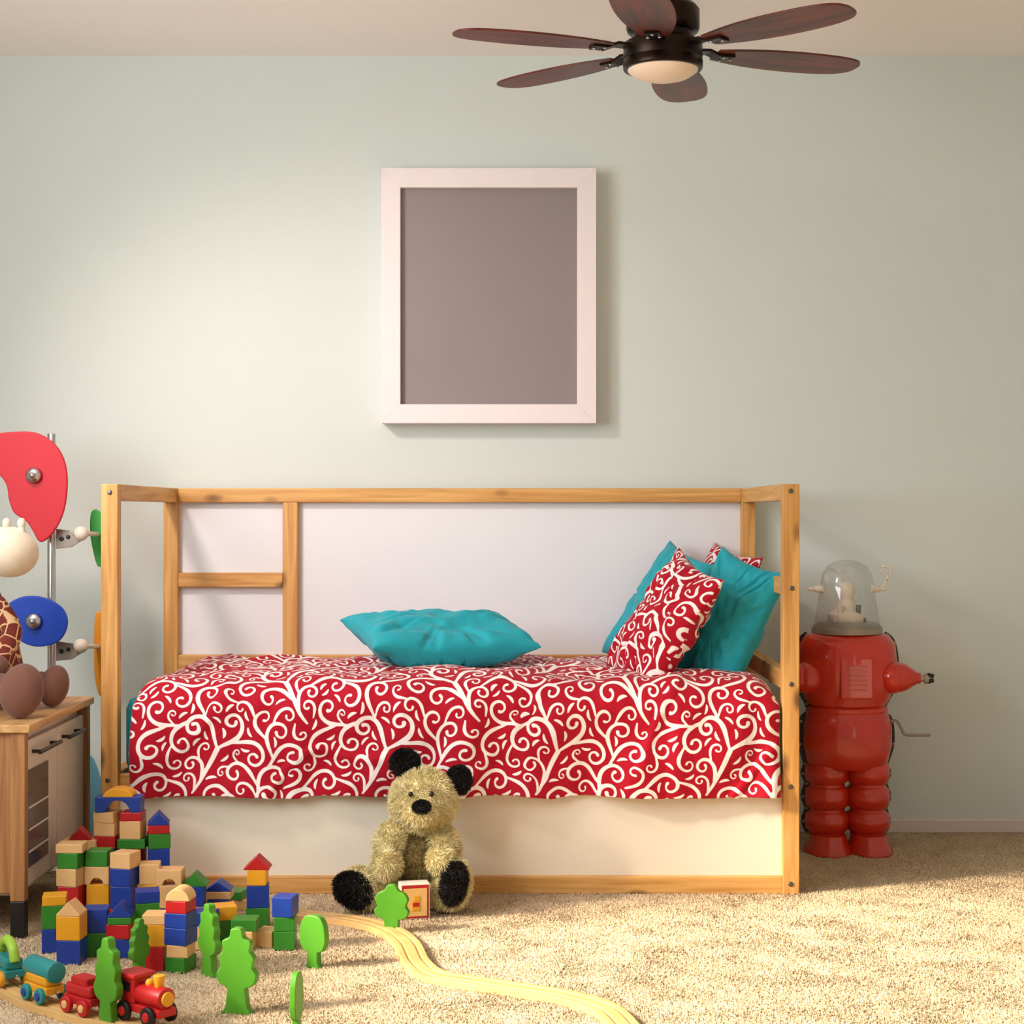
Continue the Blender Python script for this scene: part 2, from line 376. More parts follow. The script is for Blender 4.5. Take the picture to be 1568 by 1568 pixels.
# duvet
DX0,DX1=-1.132,.79
YF,YK,ZT,ZH=BY0-.006,6.085,.625,zf(1219)
R1=.085;R2=.06
path=[]; 
def seg(a,b,n): 
    for i in range(n): t=i/n; path.append((a[0]+(b[0]-a[0])*t,a[1]+(b[1]-a[1])*t))
seg((YK,ZT-.10),(YK,ZT-R2),6)
for i in range(14):
    t=i/14*math.pi/2; path.append((YK-R2+R2*math.cos(t),ZT-R2+R2*math.sin(t)))
seg((YK-R2,ZT),(YF+R1,ZT),120)
for i in range(24):
    t=i/24*math.pi/2; path.append((YF+R1-R1*math.sin(t),ZT-R1+R1*math.cos(t)))
seg((YF,ZT-R1),(YF,ZH),60); path.append((YF,ZH))
path=np.array(path); dl=np.r_[0,np.cumsum(np.hypot(*np.diff(path,axis=0).T))]
GS=.003
ns=int(dl[-1]/GS); S=np.linspace(0,dl[-1],ns); py_=np.interp(S,dl,path[:,0]); pz_=np.interp(S,dl,path[:,1])
ty=np.gradient(py_,S); tz=np.gradient(pz_,S); nl=np.hypot(ty,tz); ny,nz=tz/nl,-ty/nl   # outward
k=11; ker=np.ones(k)/k
ny=np.convolve(np.pad(ny,k//2,mode='edge'),ker,'valid'); nz=np.convolve(np.pad(nz,k//2,mode='edge'),ker,'valid')
nx=int((DX1-DX0)/GS); U=np.linspace(DX0,DX1,nx)
UU,SS=np.meshgrid(U,S,indexing='ij')
de=np.minimum(UU-DX0,DX1-UU); RE=.075
drop=np.where(de<RE,RE-np.sqrt(np.maximum(RE**2-(RE-de)**2,0)),0)
front=np.clip((SS-(dl[-1]-.36))/.1,0,1)
off=-drop*(1-.75*front)
off+=.014*vnoise(UU*5,SS*6,11)+.006*vnoise(UU*13+SS*5,SS*11,12)
top=np.clip((SS-.12)/.2,0,1)*np.clip((dl[-1]-.33-SS)/.2,0,1)
off+=.018*top*np.clip(de/.35,0,1)
off+=front*(.014*np.sin(UU*21+3*vnoise(UU*3,SS*3,14)+SS*9)*np.clip((SS-dl[-1]+.34)/.3,0,1)*.8+.007*vnoise(UU*22,SS*4,15))
w=vnoise(UU*5+SS*4,SS*3-UU*2,17); off+=.006*np.exp(-(w/.12)**2)
off=np.maximum(off,-.2)
X=np.zeros(UU.shape+(3,)); X[...,0]=UU+.004*vnoise(UU*6,SS*6,19); X[...,1]=py_[None]+ny[None]*off; X[...,2]=pz_[None]+nz[None]*off
X[...,1]=np.minimum(X[...,1],6.095)
X[...,2]+=.006*front*vnoise(UU*9,SS*0,21)
vv=-SS; pat=patlook(UU+.02,vv+.08)
gridobj('duvet',None,M_red,X,pat,solid=.012)
# ---------------------------------------------------------------- pillows
def pillow(name,m,c,R,w,hh,t,seed,pattern=False,bend=0,n=150,pinch=.1,ex=.42):
    g=np.sin(np.linspace(-1,1,n)*math.pi/2)
    u,v=np.meshgrid(g,g,indexing='ij'); Xs=[]
    for s in (1,-1):
        prof=np.clip((1-u**2)*(1-v**2),0,1)**ex
        px=w/2*u*(1-pinch*(1-v**2)*np.abs(u)**1.5); pz=hh/2*v*(1-pinch*(1-u**2)*np.abs(v)**1.5)
        z=t/2*prof*(1+.18*vnoise(u*2+3,v*2+7,seed))
        ang=np.arctan2(v,u); rad=np.sqrt(u*u+v*v)
        fold=np.abs(vnoise(ang*3.2+10,rad*1.2+2,seed+s+1))
        z-=prof*t*.18*(np.exp(-(fold/.16)**2))*np.clip(rad*1.3-.35,0,1)
        z+=prof*.008*vnoise(u*7,v*7,seed+5)
        y_=s*z+bend*(u**2)*.5+.010*vnoise(u*2.5,v*2.5,seed+9)
        Xs.append(np.stack([px,y_,pz],-1))
    Rm=np.array(R.to_3x3())
    A=Xs[0]@Rm.T+np.array(c); B=(Xs[1]@Rm.T+np.array(c))[:, ::-1]
    AB=np.concatenate([A,B],1)
    pat=None
    if pattern:
        pu=w/2*u; pv=hh/2*v
        pat=np.concatenate([patlook(pu*1.0+seed*.13,pv*1.0+.1),patlook(pu*1.0+.2,pv*1.0)[:, ::-1]],1)
    o=gridobj(name,None,m,AB,pat)
    bm=bmesh.new(); bm.from_mesh(o.data); bmesh.ops.remove_doubles(bm,verts=bm.verts,dist=1e-5); bmesh.ops.recalc_face_normals(bm,faces=bm.faces); bm.to_mesh(o.data); bm.free()
    return o
def basis(normal,upish,roll=0):
    n=Vector(normal).normalized(); u=Vector(upish); u=(u-n*u.dot(n)).normalized()
    x=n.cross(u)  # local x
    M=Matrix((x,n,u)).transposed()
    return M@Matrix.Rotation(math.radians(roll),3,'Y')
pillow('throw_pillow',M_teal,P(672,981,5.60),basis((.07,-.16,.98),(-.26,.95,.2),6),.56,.38,.165,31,bend=.05,pinch=.08,ex=.36)
pillow('bed_pillow',M_teal,P(1010,935,5.84),basis((-.82,-.30,.48),(.5,.0,.85)),.48,.46,.13,41)
pillow('bed_pillow.001',M_red,P(1092,932,5.92),basis((-.84,-.25,.35),(.35,0,.92)),.44,.44,.12,47,pattern=True)
pillow('bed_pillow.002',M_teal,P(1113,956,5.47),basis((-.62,-.68,.30),(.36,.05,.9),-3),.28,.45,.14,53)
pillow('bed_pillow.003',M_red,P(1016,956,5.42),basis((-.80,-.38,.45),(.52,-.02,.85),-3),.36,.45,.15,59,pattern=True)
# ---------------------------------------------------------------- ceiling fan
FDp=4.9; fc=P(1015,70,FDp); fx_,fy_=fc.x,FDp
fan=group('ceiling_fan',(fx_,fy_,CEIL))
M_br=mat('dark_bronze',(38,24,18),.35,.8,var=.15,scale=30)
M_wal=[wood('walnut_%d'%0,(120,42,20),(50,15,7),0,knots=False,rough=.35,cross=28,along=3)]
m_g=mat('frosted_glass',(246,222,196),.35,var=.01); 
fz=lambda py:EYE-(py-784)*FDp/F
zb0=fz(106); zb1=fz(68)
lathe('light_bowl',fan,m_g,[(0.0,zb0-.035),(.04,zb0-.032),(.075,zb0-.022),(.098,zb0-.006),(.104,zb0+.008),(.104,zb0+.02)],(fx_,fy_,0),48)
lathe('motor_ring',fan,M_br,[(.104,zb0-.002),(.111,zb0-.002),(.113,zb0+.004),(.113,zb0+.022),(.110,zb0+.026),(.112,zb0+.030),(.112,zb1),(.104,zb1+.006),(.085,zb1+.012),(.085,zb1+.03),(.100,zb1+.035),(.104,zb1+.045),(.104,fz(17)),(.094,fz(10)),(.03,fz(6)),(.0,fz(6))],(fx_,fy_,0),64)
cyl('downrod',fan,M_br,(fx_,fy_,fz(8)),(fx_,fy_,CEIL-.04),.012)
lathe('canopy',fan,M_br,[(.012,CEIL-.07),(.03,CEIL-.065),(.06,CEIL-.03),(.065,CEIL)],(fx_,fy_,0),32)
for i in range(6):
    az=13+60*i     # degrees clockwise from +y
    A=math.radians(90-az)
    zc=fz(77)
    up=[(.160,.040),(.22,.060),(.30,.078),(.40,.088),(.50,.086),(.57,.072),(.605,.046),(.615,.010)]
    dn=[(.612,-.02),(.59,-.048),(.53,-.066),(.42,-.074),(.32,-.070),(.24,-.058),(.160,-.038)]
    cur=[(p.x,p.y) for p in crom([Vector((a,b,0)) for a,b in up+dn],4)]
    v=[];th=.006; pr=math.radians(-4)
    for s in (-1,1):
        for a,b in cur:
            tw=pr; v.append(Vector((a,b*math.cos(tw),b*math.sin(tw)+s*th/2)))
    n=len(cur); f=[tuple(range(n)),tuple(range(2*n-1,n-1,-1))]+[(k,(k+1)%n,(k+1)%n+n,k+n) for k in range(n)]
    bl=mk('blade_%d'%(i+1),fan,M_wal[0],v,f,bev=.0015)
    bl.matrix_parent_inverse=INV[fan.name]; bl.location=(fx_,fy_,zc); bl.rotation_euler=(0,0,A)
    arm=[Vector((.10,0,.004)),Vector((.14,0,.006)),Vector((.17,.0,-.006)),Vector((.215,0,-.006))]
    o=sweep('arm_%d'%(i+1),fan,M_br,arm,[(-.022,-.004),(.022,-.004),(.022,.004),(-.022,.004)],smooth=False,bev=.001)
    o.location=(fx_,fy_,zc); o.rotation_euler=(0,0,A)
    for j,(sa,sb) in enumerate(((.18,.016),(.18,-.016),(.207,0))):
        o=ell('screw_%d_%d'%(i,j),fan,M_chrome,(sa,sb,-.012),(.005,.005,.003),seg=12)
        o.location=(fx_,fy_,zc); o.rotation_euler=(0,0,A)
# ---------------------------------------------------------------- robot
rb=group('toy_robot',(1.13,5.84,0)); RD=5.84
M_rr=mat('robot_red',(196,42,18),.25,var=.05,scale=6,coat=.5)
M_glass=clearmat('clear_plastic')
M_grey=mat('robot_grey',(150,140,128),.4,.3,var=.1)
M_wp=mat('pale_plastic',(225,212,195),.4,var=.03)
rx=(1297-784)*RD/F
q=RD/F
def rz(py): return EYE-(py-784)*q
def rw(p): return p*q
lathe('torso',rb,M_rr,[(0.0,rz(966)),(rw(45),rz(967)),(rw(62),rz(972)),(rw(71),rz(985)),(rw(74),rz(1010)),(rw(72),rz(1040)),(rw(64),rz(1068)),(rw(55),rz(1080)),(rw(54),rz(1090))],(rx,RD,0),48,sx=1.03,sy=.75)
lathe('hips',rb,M_rr,[(rw(54),rz(1084)),(rw(62),rz(1090)),(rw(68),rz(1110)),(rw(68),rz(1140)),(rw(62),rz(1166)),(rw(54),rz(1175)),(0,rz(1176))],(rx,RD,0),48,sy=.75)
lathe('belt',rb,M_rr,[(rw(58),rz(1092)),(rw(62),rz(1088)),(rw(62),rz(1082)),(rw(57),rz(1079))],(rx,RD,0),48,sy=.76)
for s,cx in ((-1,1266),(1,1328)):
    pr=[(0,rz(1158)),(rw(26),rz(1162))]
    for a,b_ in ((1166,1198),(1202,1236),(1240,1272)):
        pr+=[(rw(27),rz(a)),(rw(33),rz(a+5)),(rw(34),rz((a+b_)/2)),(rw(33),rz(b_-5)),(rw(27),rz(b_))]
    pr+=[(rw(27),rz(1277)),(0,rz(1277))]
    lathe('leg_%d'%(s+2),rb,M_rr,pr,((cx-784)*q,RD,0),36,sy=1.1)
    lathe('foot_%d'%(s+2),rb,M_rr,[(0,rz(1272)),(rw(27),rz(1274)),(rw(29),rz(1284)),(rw(33),rz(1292)),(rw(37),.008),(rw(37),0)],((cx-784)*q,RD-.02,0),36,sy=1.4)
fy=RD-.75*rw(73)
box('chest_panel',rb,M_rr,((1301-784)*q,fy+.012,rz(1034)),(rw(50),.03,rw(62)),.006,E(-3,0,0))
for i in range(6):
    bx('rib_%d'%i,rb,M_rr,(1288-784)*q,(1316-784)*q,fy-.007,fy+.003,rz(1016+i*7)-.002,rz(1016+i*7)+.003,.001)
for s,cx in ((-1,1297-72),(1,1297+72)):
    pts=[(60,972),(73,985),(78,1020),(72,1055),(60,1078),(58,1092),(69,1105),(71,1140),(62,1170),(66,1185),(60,1200),(66,1220),(60,1238),(65,1258),(58,1276)]
    path3=[Vector((rx+s*rw(a)*.97,RD+.022,rz(b_))) for a,b_ in pts]
    sweep('side_seam_%d'%(s+2),rb,M_black,crom(path3,4),[(-.012,-.006),(.012,-.006),(.012,.006),(-.012,.006)],smooth=False,up=Vector((0,1,0)))
    for i,pp in enumerate(crom(path3,1)): ell('rivet_%d_%d'%(s+2,i),rb,M_grey,pp+Vector((s*.006,-.014,0)),.006,seg=10)
for s in (-1,1):
    sh=Vector((rx+s*rw(64),RD-.05,rz(1035)))
    ell('shoulder_%d'%(s+2),rb,M_rr,sh,(rw(24),rw(26),rw(25)))
    q2=Vector((s,-.12,-.02)).to_track_quat('Z','Y').to_matrix()
    ln=1.0 if s>0 else .9
    lathe('forearm_%d'%(s+2),rb,M_rr,[(rw(20),0),(rw(23),rw(8)),(rw(20),rw(18)),(rw(12),rw(30)*ln),(rw(8),rw(36)*ln),(rw(9),rw(39)*ln),(0,rw(39)*ln)],sh+Vector((s*rw(3),0,0)),28,rot=q2)
    lathe('wrist_%d'%(s+2),rb,M_grey,[(rw(5),0),(rw(5),rw(5)),(rw(8),rw(6)),(rw(8),rw(12)),(0,rw(12))],sh+Vector((s*rw(41),-.02,-.002)),20,rot=q2)
    for d in (-1,1): box('claw_%d_%d'%(s+2,d),rb,M_black,sh+Vector((s*rw(55),-.03,d*.009)),(.022,.014,.014),.003,E(0,d*14*s,0))
hz=rz(968)
lathe('neck_ring',rb,M_grey,[(rw(54),hz-.004),(rw(54),rz(962)),(rw(50),rz(956)),(rw(44),rz(952)),(0,rz(950))],(rx,RD,0),40,sy=.9)
lathe('glass_dome',rb,M_glass,[(rw(50),rz(958)),(rw(47),rz(940)),(rw(42),rz(905)),(rw(38),rz(880)),(rw(30),rz(866)),(rw(16),rz(859)),(0,rz(857))],(rx,RD,0),40)
lathe('head_core',rb,M_wp,[(rw(30),rz(952)),(rw(30),rz(940)),(rw(18),rz(934)),(rw(10),rz(915)),(rw(14),rz(905)),(rw(8),rz(892)),(0,rz(890))],(rx,RD,0),24)
for i,(a,b_) in enumerate(((-22,945),(-8,938),(8,938),(22,945),(-14,925),(14,925))):
    cyl('head_rod_%d'%i,rb,M_bolt if i%2 else M_wp,(rx+rw(a),RD-.04,rz(955)),(rx+rw(a),RD-.04,rz(b_)),.008)
for s in (-1,1):
    e0=Vector((rx+s*rw(36),RD,rz(902)))
    cyl('ear_%d'%(s+2),rb,M_wp,e0,e0+Vector((s*rw(14),0,0)),rw(7),rw(4))
    cyl('ear_tip_%d'%(s+2),rb,M_wp,e0+Vector((s*rw(14),0,0)),e0+Vector((s*rw(24),0,0)),rw(3))
b0=Vector((rx+rw(48),RD,rz(903)))
tube('antenna',rb,M_wp,[b0,b0+Vector((rw(10),0,rw(8))),b0+Vector((rw(14),0,rw(20))),b0+Vector((rw(6),0,rw(27))),b0+Vector((rw(8),0,rw(36))),b0+Vector((rw(18),0,rw(33))),b0+Vector((rw(20),0,rw(24)))],.005)
c0=Vector((rx+rw(66),RD,rz(1104)))
tube('wind_up_crank',rb,M_grey,[c0,c0+Vector((rw(10),0,0)),c0+Vector((rw(16),-.01,-rw(10))),c0+Vector((rw(22),-.01,-rw(20))),c0+Vector((rw(40),-.01,-rw(21))),c0+Vector((rw(60),-.01,-rw(21)))],.005)
# ---------------------------------------------------------------- fur helper
def fur(name,par,m,ells,n,length,w=.0016,droop=.4,only=None,seed=1):
    rg=np.random.default_rng(seed); allV=[]
    E_=[(np.array(c),np.array(r if hasattr(r,'__len__') else (r,)*3),np.array(R.to_3x3()) if R is not None else np.eye(3)) for c,r,R in ells]
    areas=[ (r[0]*r[1]+r[1]*r[2]+r[0]*r[2]) for c,r,R in E_]; tot=sum(areas)
    for i,(c,r,R) in enumerate(E_):
        k=int(n*areas[i]/tot); d=rg.normal(size=(k,3)); d/=np.linalg.norm(d,axis=1)[:,None]
        p=(d*r)@R.T+c; nn=(d/r); nn/=np.linalg.norm(nn,axis=1)[:,None]; nn=nn@R.T
        keep=np.ones(k,bool)
        for j,(c2,r2,R2) in enumerate(E_):
            if j!=i: keep&=((((p-c2)@R2)/r2)**2).sum(1)>.96
        keep&=p[:,2]>.004
        allV.append((p[keep],nn[keep]))
    p=np.concatenate([a for a,b in allV]); nn=np.concatenate([b for a,b in allV]); k=len(p)
    cl=np.stack([vnoise(p[:,0]*60,p[:,2]*60,seed+3),vnoise(p[:,1]*60,p[:,0]*60,seed+4),vnoise(p[:,2]*60,p[:,1]*60,seed+5)],1)
    d=nn+cl*.7+rg.normal(size=(k,3))*.28; d/=np.linalg.norm(d,axis=1)[:,None]
    s=np.cross(d,rg.normal(size=(k,3))); s/=np.linalg.norm(s,axis=1)[:,None]
    Ln=(length*rg.uniform(.7,1.25,k))[:,None]
    mid=p+d*Ln*.55; tip=p+d*Ln; tip[:,2]-=droop*Ln[:,0]*.5; tip[:,2]=np.maximum(tip[:,2],.002)
    V=np.stack([p-s*w,p+s*w,mid+s*w*.8,mid-s*w*.8,tip],1)
    return trimesh(name,par,m,V,[(0,1,2),(0,2,3),(3,2,4)])
# ---------------------------------------------------------------- teddy bear
tb=group('teddy_bear',G(640,1398))
M_cream=mat('cream_fur',(236,222,170),.9,var=.12,scale=40,sheen=.2); M_creamd=mat('tummy_fur',(150,130,80),.9,var=.15,scale=40)
M_bfur=mat('black_fur',(26,20,18),.9,var=.3,scale=60)
TD=4.99; ts=TD/F
def T(px,py,dd=0): return Vector(P(px,py,TD+dd))
head=[(T(648,1226),(.092,.086,.092),None),(T(645,1243,-.08),(.043,.04,.034),None)]
torso=[(T(641,1318,.03),(.092,.085,.112),None)]
arms=[(T(598,1288,-.02),(.042,.045,.062),E(0,20,0)),(T(592,1322,-.07),(.038,.05,.042),None),
      (T(680,1293,-.02),(.040,.045,.062),E(0,-20,0)),(T(676,1316,-.07),(.036,.05,.036),None)]
legs=[(T(602,1367,-.02),(.070,.06,.040),E(0,-8,0)),(T(684,1364,-.03),(.052,.075,.045),None),(T(567,1364,-.04),(.052,.05,.042),None),(T(696,1353,-.08),(.042,.04,.068),E(0,8,0)),(T(553,1360,-.065),(.056,.030,.058),E(0,-25,0))]
for i,(c,r,R) in enumerate(head+arms+legs): ell('body_part_%d'%i,tb,M_cream,c,r,R)
ell('tummy',tb,M_creamd,*torso[0])
fur('fur_cream',tb,M_cream,head+arms+legs,46000,.015,w=.0012)
fur('fur_tummy',tb,M_creamd,torso,10000,.015,w=.0013,seed=4)
ears=[(T(620,1168,.01),(.037,.022,.036),None),(T(703,1194,.01),(.031,.022,.036),None)]
soles=[(T(540,1363,-.09),(.054,.014,.044),E(0,35,0)),(T(695,1353,-.12),(.033,.012,.058),E(0,12,0))]
nose=[(T(646,1236,-.121),(.024,.012,.018),None)]
for i,(c,r,R) in enumerate(ears+soles+nose): ell('dark_part_%d'%i,tb,M_bfur,c,r,R)
fur('fur_dark',tb,M_bfur,ears+soles,12000,.013,w=.0013,seed=8)
fur('fur_nose',tb,M_bfur,nose,900,.007,seed=9)
for px in (629,661): ell('eye_%d'%px,tb,M_black,T(px,1216,-.088),.0075,seg=14)
# ---------------------------------------------------------------- toy materials
C={'n':mat('block_natural',(226,178,120),.5,var=.1,scale=15),'b':mat('block_blue',(28,58,146),.4,var=.06),'r':mat('block_red',(184,26,30),.4,var=.06),
   'y':mat('block_yellow',(228,158,34),.4,var=.06),'g':mat('block_green',(50,126,38),.4,var=.06)}
M_tree=mat('tree_green',(76,144,32),.45,var=.05)
M_tealp=mat('teal_paint',(34,132,132),.4,var=.05)
M_beech=mat('beech_wood',(220,176,114),.45,var=.1,scale=12)
bp_=group('toy_building_blocks',G(230,1440)); B=.061
cnt=[0]
def block(kind,c,x,y,z,w=1,hh=1,rot=0):
    cnt[0]+=1; n='block_%d'%cnt[0]; W=B*w; H=B*hh; R=E(0,0,rot)
    if kind=='c': box(n,bp_,C[c],(x,y,z+H/2),(W,B,H),.002,R)
    elif kind=='t': extr(n,bp_,C[c],[(-W/2,0),(W/2,0),(W/2,H*.12),(0,H),(-W/2,H*.12)],B,(x,y,z),R)
    elif kind=='h':
        extr(n,bp_,C[c],[(-W/2,0),(W/2,0)]+[(W/2*math.cos(a),H*math.sin(a)) for a in [math.pi*i/14 for i in range(1,14)]],B,(x,y,z),R)
    elif kind=='a':
        r=W*.27; extr(n,bp_,C[c],[(-W/2,0),(-r,0)]+[(-r*math.cos(a),r*math.sin(a)) for a in [math.pi*i/12 for i in range(1,12)]]+[(r,0),(W/2,0),(W/2,H),(-W/2,H)],B,(x,y,z),R,bev=.0015)
    return H
def column(px,py,items,dx=0):
    g=G(px,py); z=0.002; rt=random.uniform(-16,16)
    for it in items:
        k,c=it[0],it[1]; w=it[2] if len(it)>2 else 1; hh=it[3] if len(it)>3 else 1; ox=it[4] if len(it)>4 else 0
        z+=block(k,c,g.x+ox*B,g.y,z,w,hh,rt+random.uniform(-8,8) if ox==0 and w<=1 else 0)
column(165,1396,[('c','g'),('c','y'),('c','b'),('c','r',1,.6),('c','n',1,.6),('c','n',1,.5),('a','b',2.1,.72,.57),('h','y',1.4,.40,.57)])
column(204,1396,[('c','b'),('c','n'),('c','r'),('c','g',1.3,.45),('c','n',1,.85),('c','r',1,.4)])
column(243,1396,[('c','n'),('c','y'),('c','b'),('c','g',1,.7),('c','r',1,.4),('t','b',1,.6)])
column(124,1398,[('c','y'),('c','g'),('c','b'),('c','n',1.6,.45),('t','r',1,.55)])
column(110,1424,[('c','b'),('c','r'),('c','n',1,.8),('c','g',1,.7),('c','n',1.2,.4)])
column(152,1420,[('c','b'),('c','y'),('a','n',1.1,.8),('c','g',1,.7)])
column(192,1424,[('c','r'),('c','b'),('c','b',1,.8),('c','n',1,.7)])
column(230,1420,[('c','g'),('c','y'),('c','n',.9,.9),])
column(262,1422,[('c','b'),('c','n'),('a','n',1.1,.7)])
column(299,1420,[('c','y'),('c','b',.9,.9),('t','g',1.15,.6)])
column(336,1408,[('c','b'),('c','n',1.2,.35),('t','b',1.2,.45)])
column(360,1392,[('c','n',1.3,.5),('c','g',1,.4)])
column(395,1422,[('c','g'),('c','b'),('c','y',.85,.7),('t','r',1.15,.6)])
column(84,1456,[('c','b'),('c','g'),('c','y',1,.4)])
column(110,1474,[('c','b'),('c','y'),('t','n',1,.6)],)
column(148,1462,[('c','g'),('c','b')])
column(186,1464,[('c','b',1,.8),('c','r',1,.6),('c','g',1,.3),('t','b',1,.6)])
column(226,1452,[('c','y'),('c','g'),('c','b',1,.5)])
column(240,1484,[('c','r',.8),('c','y',.9,.9),('c','n',1,.4)])
column(277,1486,[('c','g',.9,.6),('c','n',.9,.5),('c','b',1,.7),('c','b',1,.6),('c','r',.9,.5),('h','n',1,.5)])
column(313,1452,[('c','n'),('c','b',1,.6)])
column(345,1442,[('c','g'),('c','y',.9,.6)])
column(376,1452,[('c','n',.9,.8),('c','g',1.1,.5)])
column(437,1452,[('c','g',.9,.8),('c','g',.9,.6),('c','b',.9,.85)])
column(410,1448,[('c','n',.8,.7),])
def tree(px,py,top,wpx,kind,yaw=0,th=.018):
    g=G(px,py); s=g.y/F; H=(py-top)*s; W=wpx*s/ max(.3,abs(math.cos(math.radians(yaw))))
    t=group('toy_tree',g)
    if kind==0: pts=[(.28,0),(.2,.12),(.22,.28),(.42,.33),(.5,.45),(.42,.56),(.48,.7),(.38,.83),(.22,.88),(.1,1.0)]
    elif kind==1: pts=[(.38,0),(.28,.08),(.22,.3),(.44,.36),(.5,.47),(.40,.55),(.44,.66),(.34,.74),(.36,.85),(.18,.9),(.12,1)]
    else: pts=[(.28,0),(.2,.1),(.2,.3),(.38,.34),(.5,.5),(.49,.68),(.42,.85),(.22,.97)]
    o=[(a*W,b*H) for a,b in pts]; full=[Vector((a,b,0)) for a,b in o]+[Vector((-a*.98,b,0)) for a,b in reversed(o)]
    top_=crom(full[2:-2],4); cur=[(p.x,p.y) for p in [full[0],full[1]]+list(top_)+[full[-2],full[-1]]]
    extr('tree_cutout',t,M_tree,cur,th,g+Vector((0,0,.001)),E(0,0,yaw),bev=.0025)
tree(600,1429,1355,54,0,-12); tree(481,1482,1400,42,2,-30,.02); tree(364,1552,1422,64,1,-15,.022); tree(321,1495,1385,34,1,-50,.02)
tree(213,1497,1408,19,1,65,.016); tree(166,1575,1437,43,1,-35,.022); tree(454,1592,1487,12,2,78,.014)
M_card=mat('printed_card',(232,186,110),.5,var=.05,scale=60); 
g=G(636,1409); bk=group('picture_block',g); R=E(0,0,12)
box('cube',bk,M_white,g+R@Vector((0,.026,0))+Vector((0,0,.052)),(.084,.05,.1),.003,R)
def onf(n,m,a,b,w,h,z=.002): box(n,bk,m,g+R@Vector((a,-.0,0))+Vector((0,0,b)),(w,z,h),.0005,R)
onf('front_card',C['r'],0,.052,.076,.092,.003); onf('front_inset',M_card,0,.050,.066,.078,.005)
onf('motif_body',C['y'],.002,.040,.022,.028,.007); onf('motif_shirt',C['r'],.002,.044,.018,.012,.008); onf('motif_head',C['y'],.004,.062,.016,.014,.008)
# ---------------------------------------------------------------- track
def track(name,pix,heightoff=0):
    pts=crom([G(a,b)+Vector((0,0,.010)) for a,b in pix],10); t=group(name,pts[len(pts)//2])
    w=.034; h=.009
    prof=[(-w,-h),(w,-h),(w,h),(.020,h),(.019,h-.004),(.013,h-.004),(.012,h),(-.012,h),(-.013,h-.004),(-.019,h-.004),(-.020,h),(-w,h)]
    sweep('rail_bed',t,M_beech,pts,prof,smooth=False,bev=.001)
track('toy_train_track',[(435,1404),(480,1410),(540,1416),(592,1430),(622,1452),(638,1482),(664,1501),(716,1511),(790,1522),(868,1535),(925,1553),(955,1580),(975,1610)])
track('toy_train_track.001',[(-75,1458),(-35,1480),(0,1512),(50,1540),(115,1560),(190,1577),(270,1592),(350,1600)])
# ---------------------------------------------------------------- train
tr=group('toy_train',G(120,1560))
TZ=.020; TS=1.15
def frame(px,py,px2,py2,ts=TS):
    a=G(px,py);b=G(px2,py2);d=(b-a); yaw=math.atan2(d.y,d.x); c=(a+b)/2; R=Matrix.Rotation(yaw,3,'Z')
    return lambda x,y,z: c+R@Vector((x*ts,y*ts,z*ts+TZ)), R
def wheel(n,T,R,x,y,r,mt,mh):
    q2=R@E(90,0,0); rs=r*TS; lathe(n,tr,mt,[(0,-.006),(rs*.95,-.006),(rs,-.004),(rs,.004),(rs*.95,.006),(0,.006)],T(x,y,r),24,rot=q2)
    lathe(n+'_hub',tr,mh,[(0,-.009),(rs*.5,-.009),(rs*.5,.009),(0,.009)],T(x,y,r),16,rot=q2)
def tbox(n,T,R,m,c,s,bev=.003): box(n,tr,m,T(*c),tuple(a*TS for a in s),bev,R)
T_,R_=frame(190,1566,262,1588)
tbox('loco_base',T_,R_,C['r'],(0,0,.026),(.125,.042,.016)); tbox('loco_cab',T_,R_,C['r'],(-.035,0,.057),(.042,.044,.05),.005); tbox('loco_roof',T_,R_,C['r'],(-.035,0,.086),(.056,.054,.009),.003)
cyl('loco_boiler',tr,C['r'],T_(-.015,0,.052),T_(.058,0,.052),.024); cyl('loco_nose',tr,C['y'],T_(.058,0,.052),T_(.064,0,.052),.016)
cyl('loco_funnel',tr,C['y'],T_(.036,0,.068),T_(.036,0,.094),.009,.014); ell('loco_dome',tr,C['y'],T_(.008,0,.074),.010)
tbox('window',T_,R_,M_black,(-.035,-.0225,.065),(.022,.002,.018),.0005)
for i,x in enumerate((-.038,.035)):
    for s in (-1,1): wheel('loco_wheel_%d%d'%(i,s+1),T_,R_,x,s*.026,.019,M_black,C['r'])
def wagon(n,T,R,body,top,wh,hub,kind):
    tbox(n+'_base',T,R,body,(0,0,.026),(.085,.042,.016))
    tbox(n+'_side',T,R,body,(0,0,.045),(.080,.040,.024),.008)
    if kind==0: cyl(n+'_tank',tr,top,T(-.048,0,.062),T(.048,0,.062),.024)
    if kind==1: tbox(n+'_load',T,R,top,(0,0,.062),(.05,.034,.016),.004)
    if kind==2:
        pts=[T(-.04,0,.05),T(-.03,0,.075),T(0,0,.088),T(.03,0,.075),T(.04,0,.05)]
        tube(n+'_arch',tr,top,pts,.012); 
    cyl(n+'_link',tr,M_chrome,T(.04,0,.024),T(.055,0,.024),.003)
    for i,x in enumerate((-.026,.026)):
        for s in (-1,1): wheel(n+'_w%d%d'%(i,s+1),T,R,x,s*.025,.016,wh,hub)
T_,R_=frame(106,1555,156,1570); wagon('coal_wagon',T_,R_,C['r'],C['r'],C['r'],C['n'],1)
T_,R_=frame(42,1534,94,1554); wagon('tank_wagon',T_,R_,C['y'],M_tealp,M_tealp,C['b'],0)
T_,R_=frame(-6,1504,32,1530); wagon('rear_wagon',T_,R_,M_tealp,mat('lime',(150,190,60),.4),C['y'],M_tealp,2)
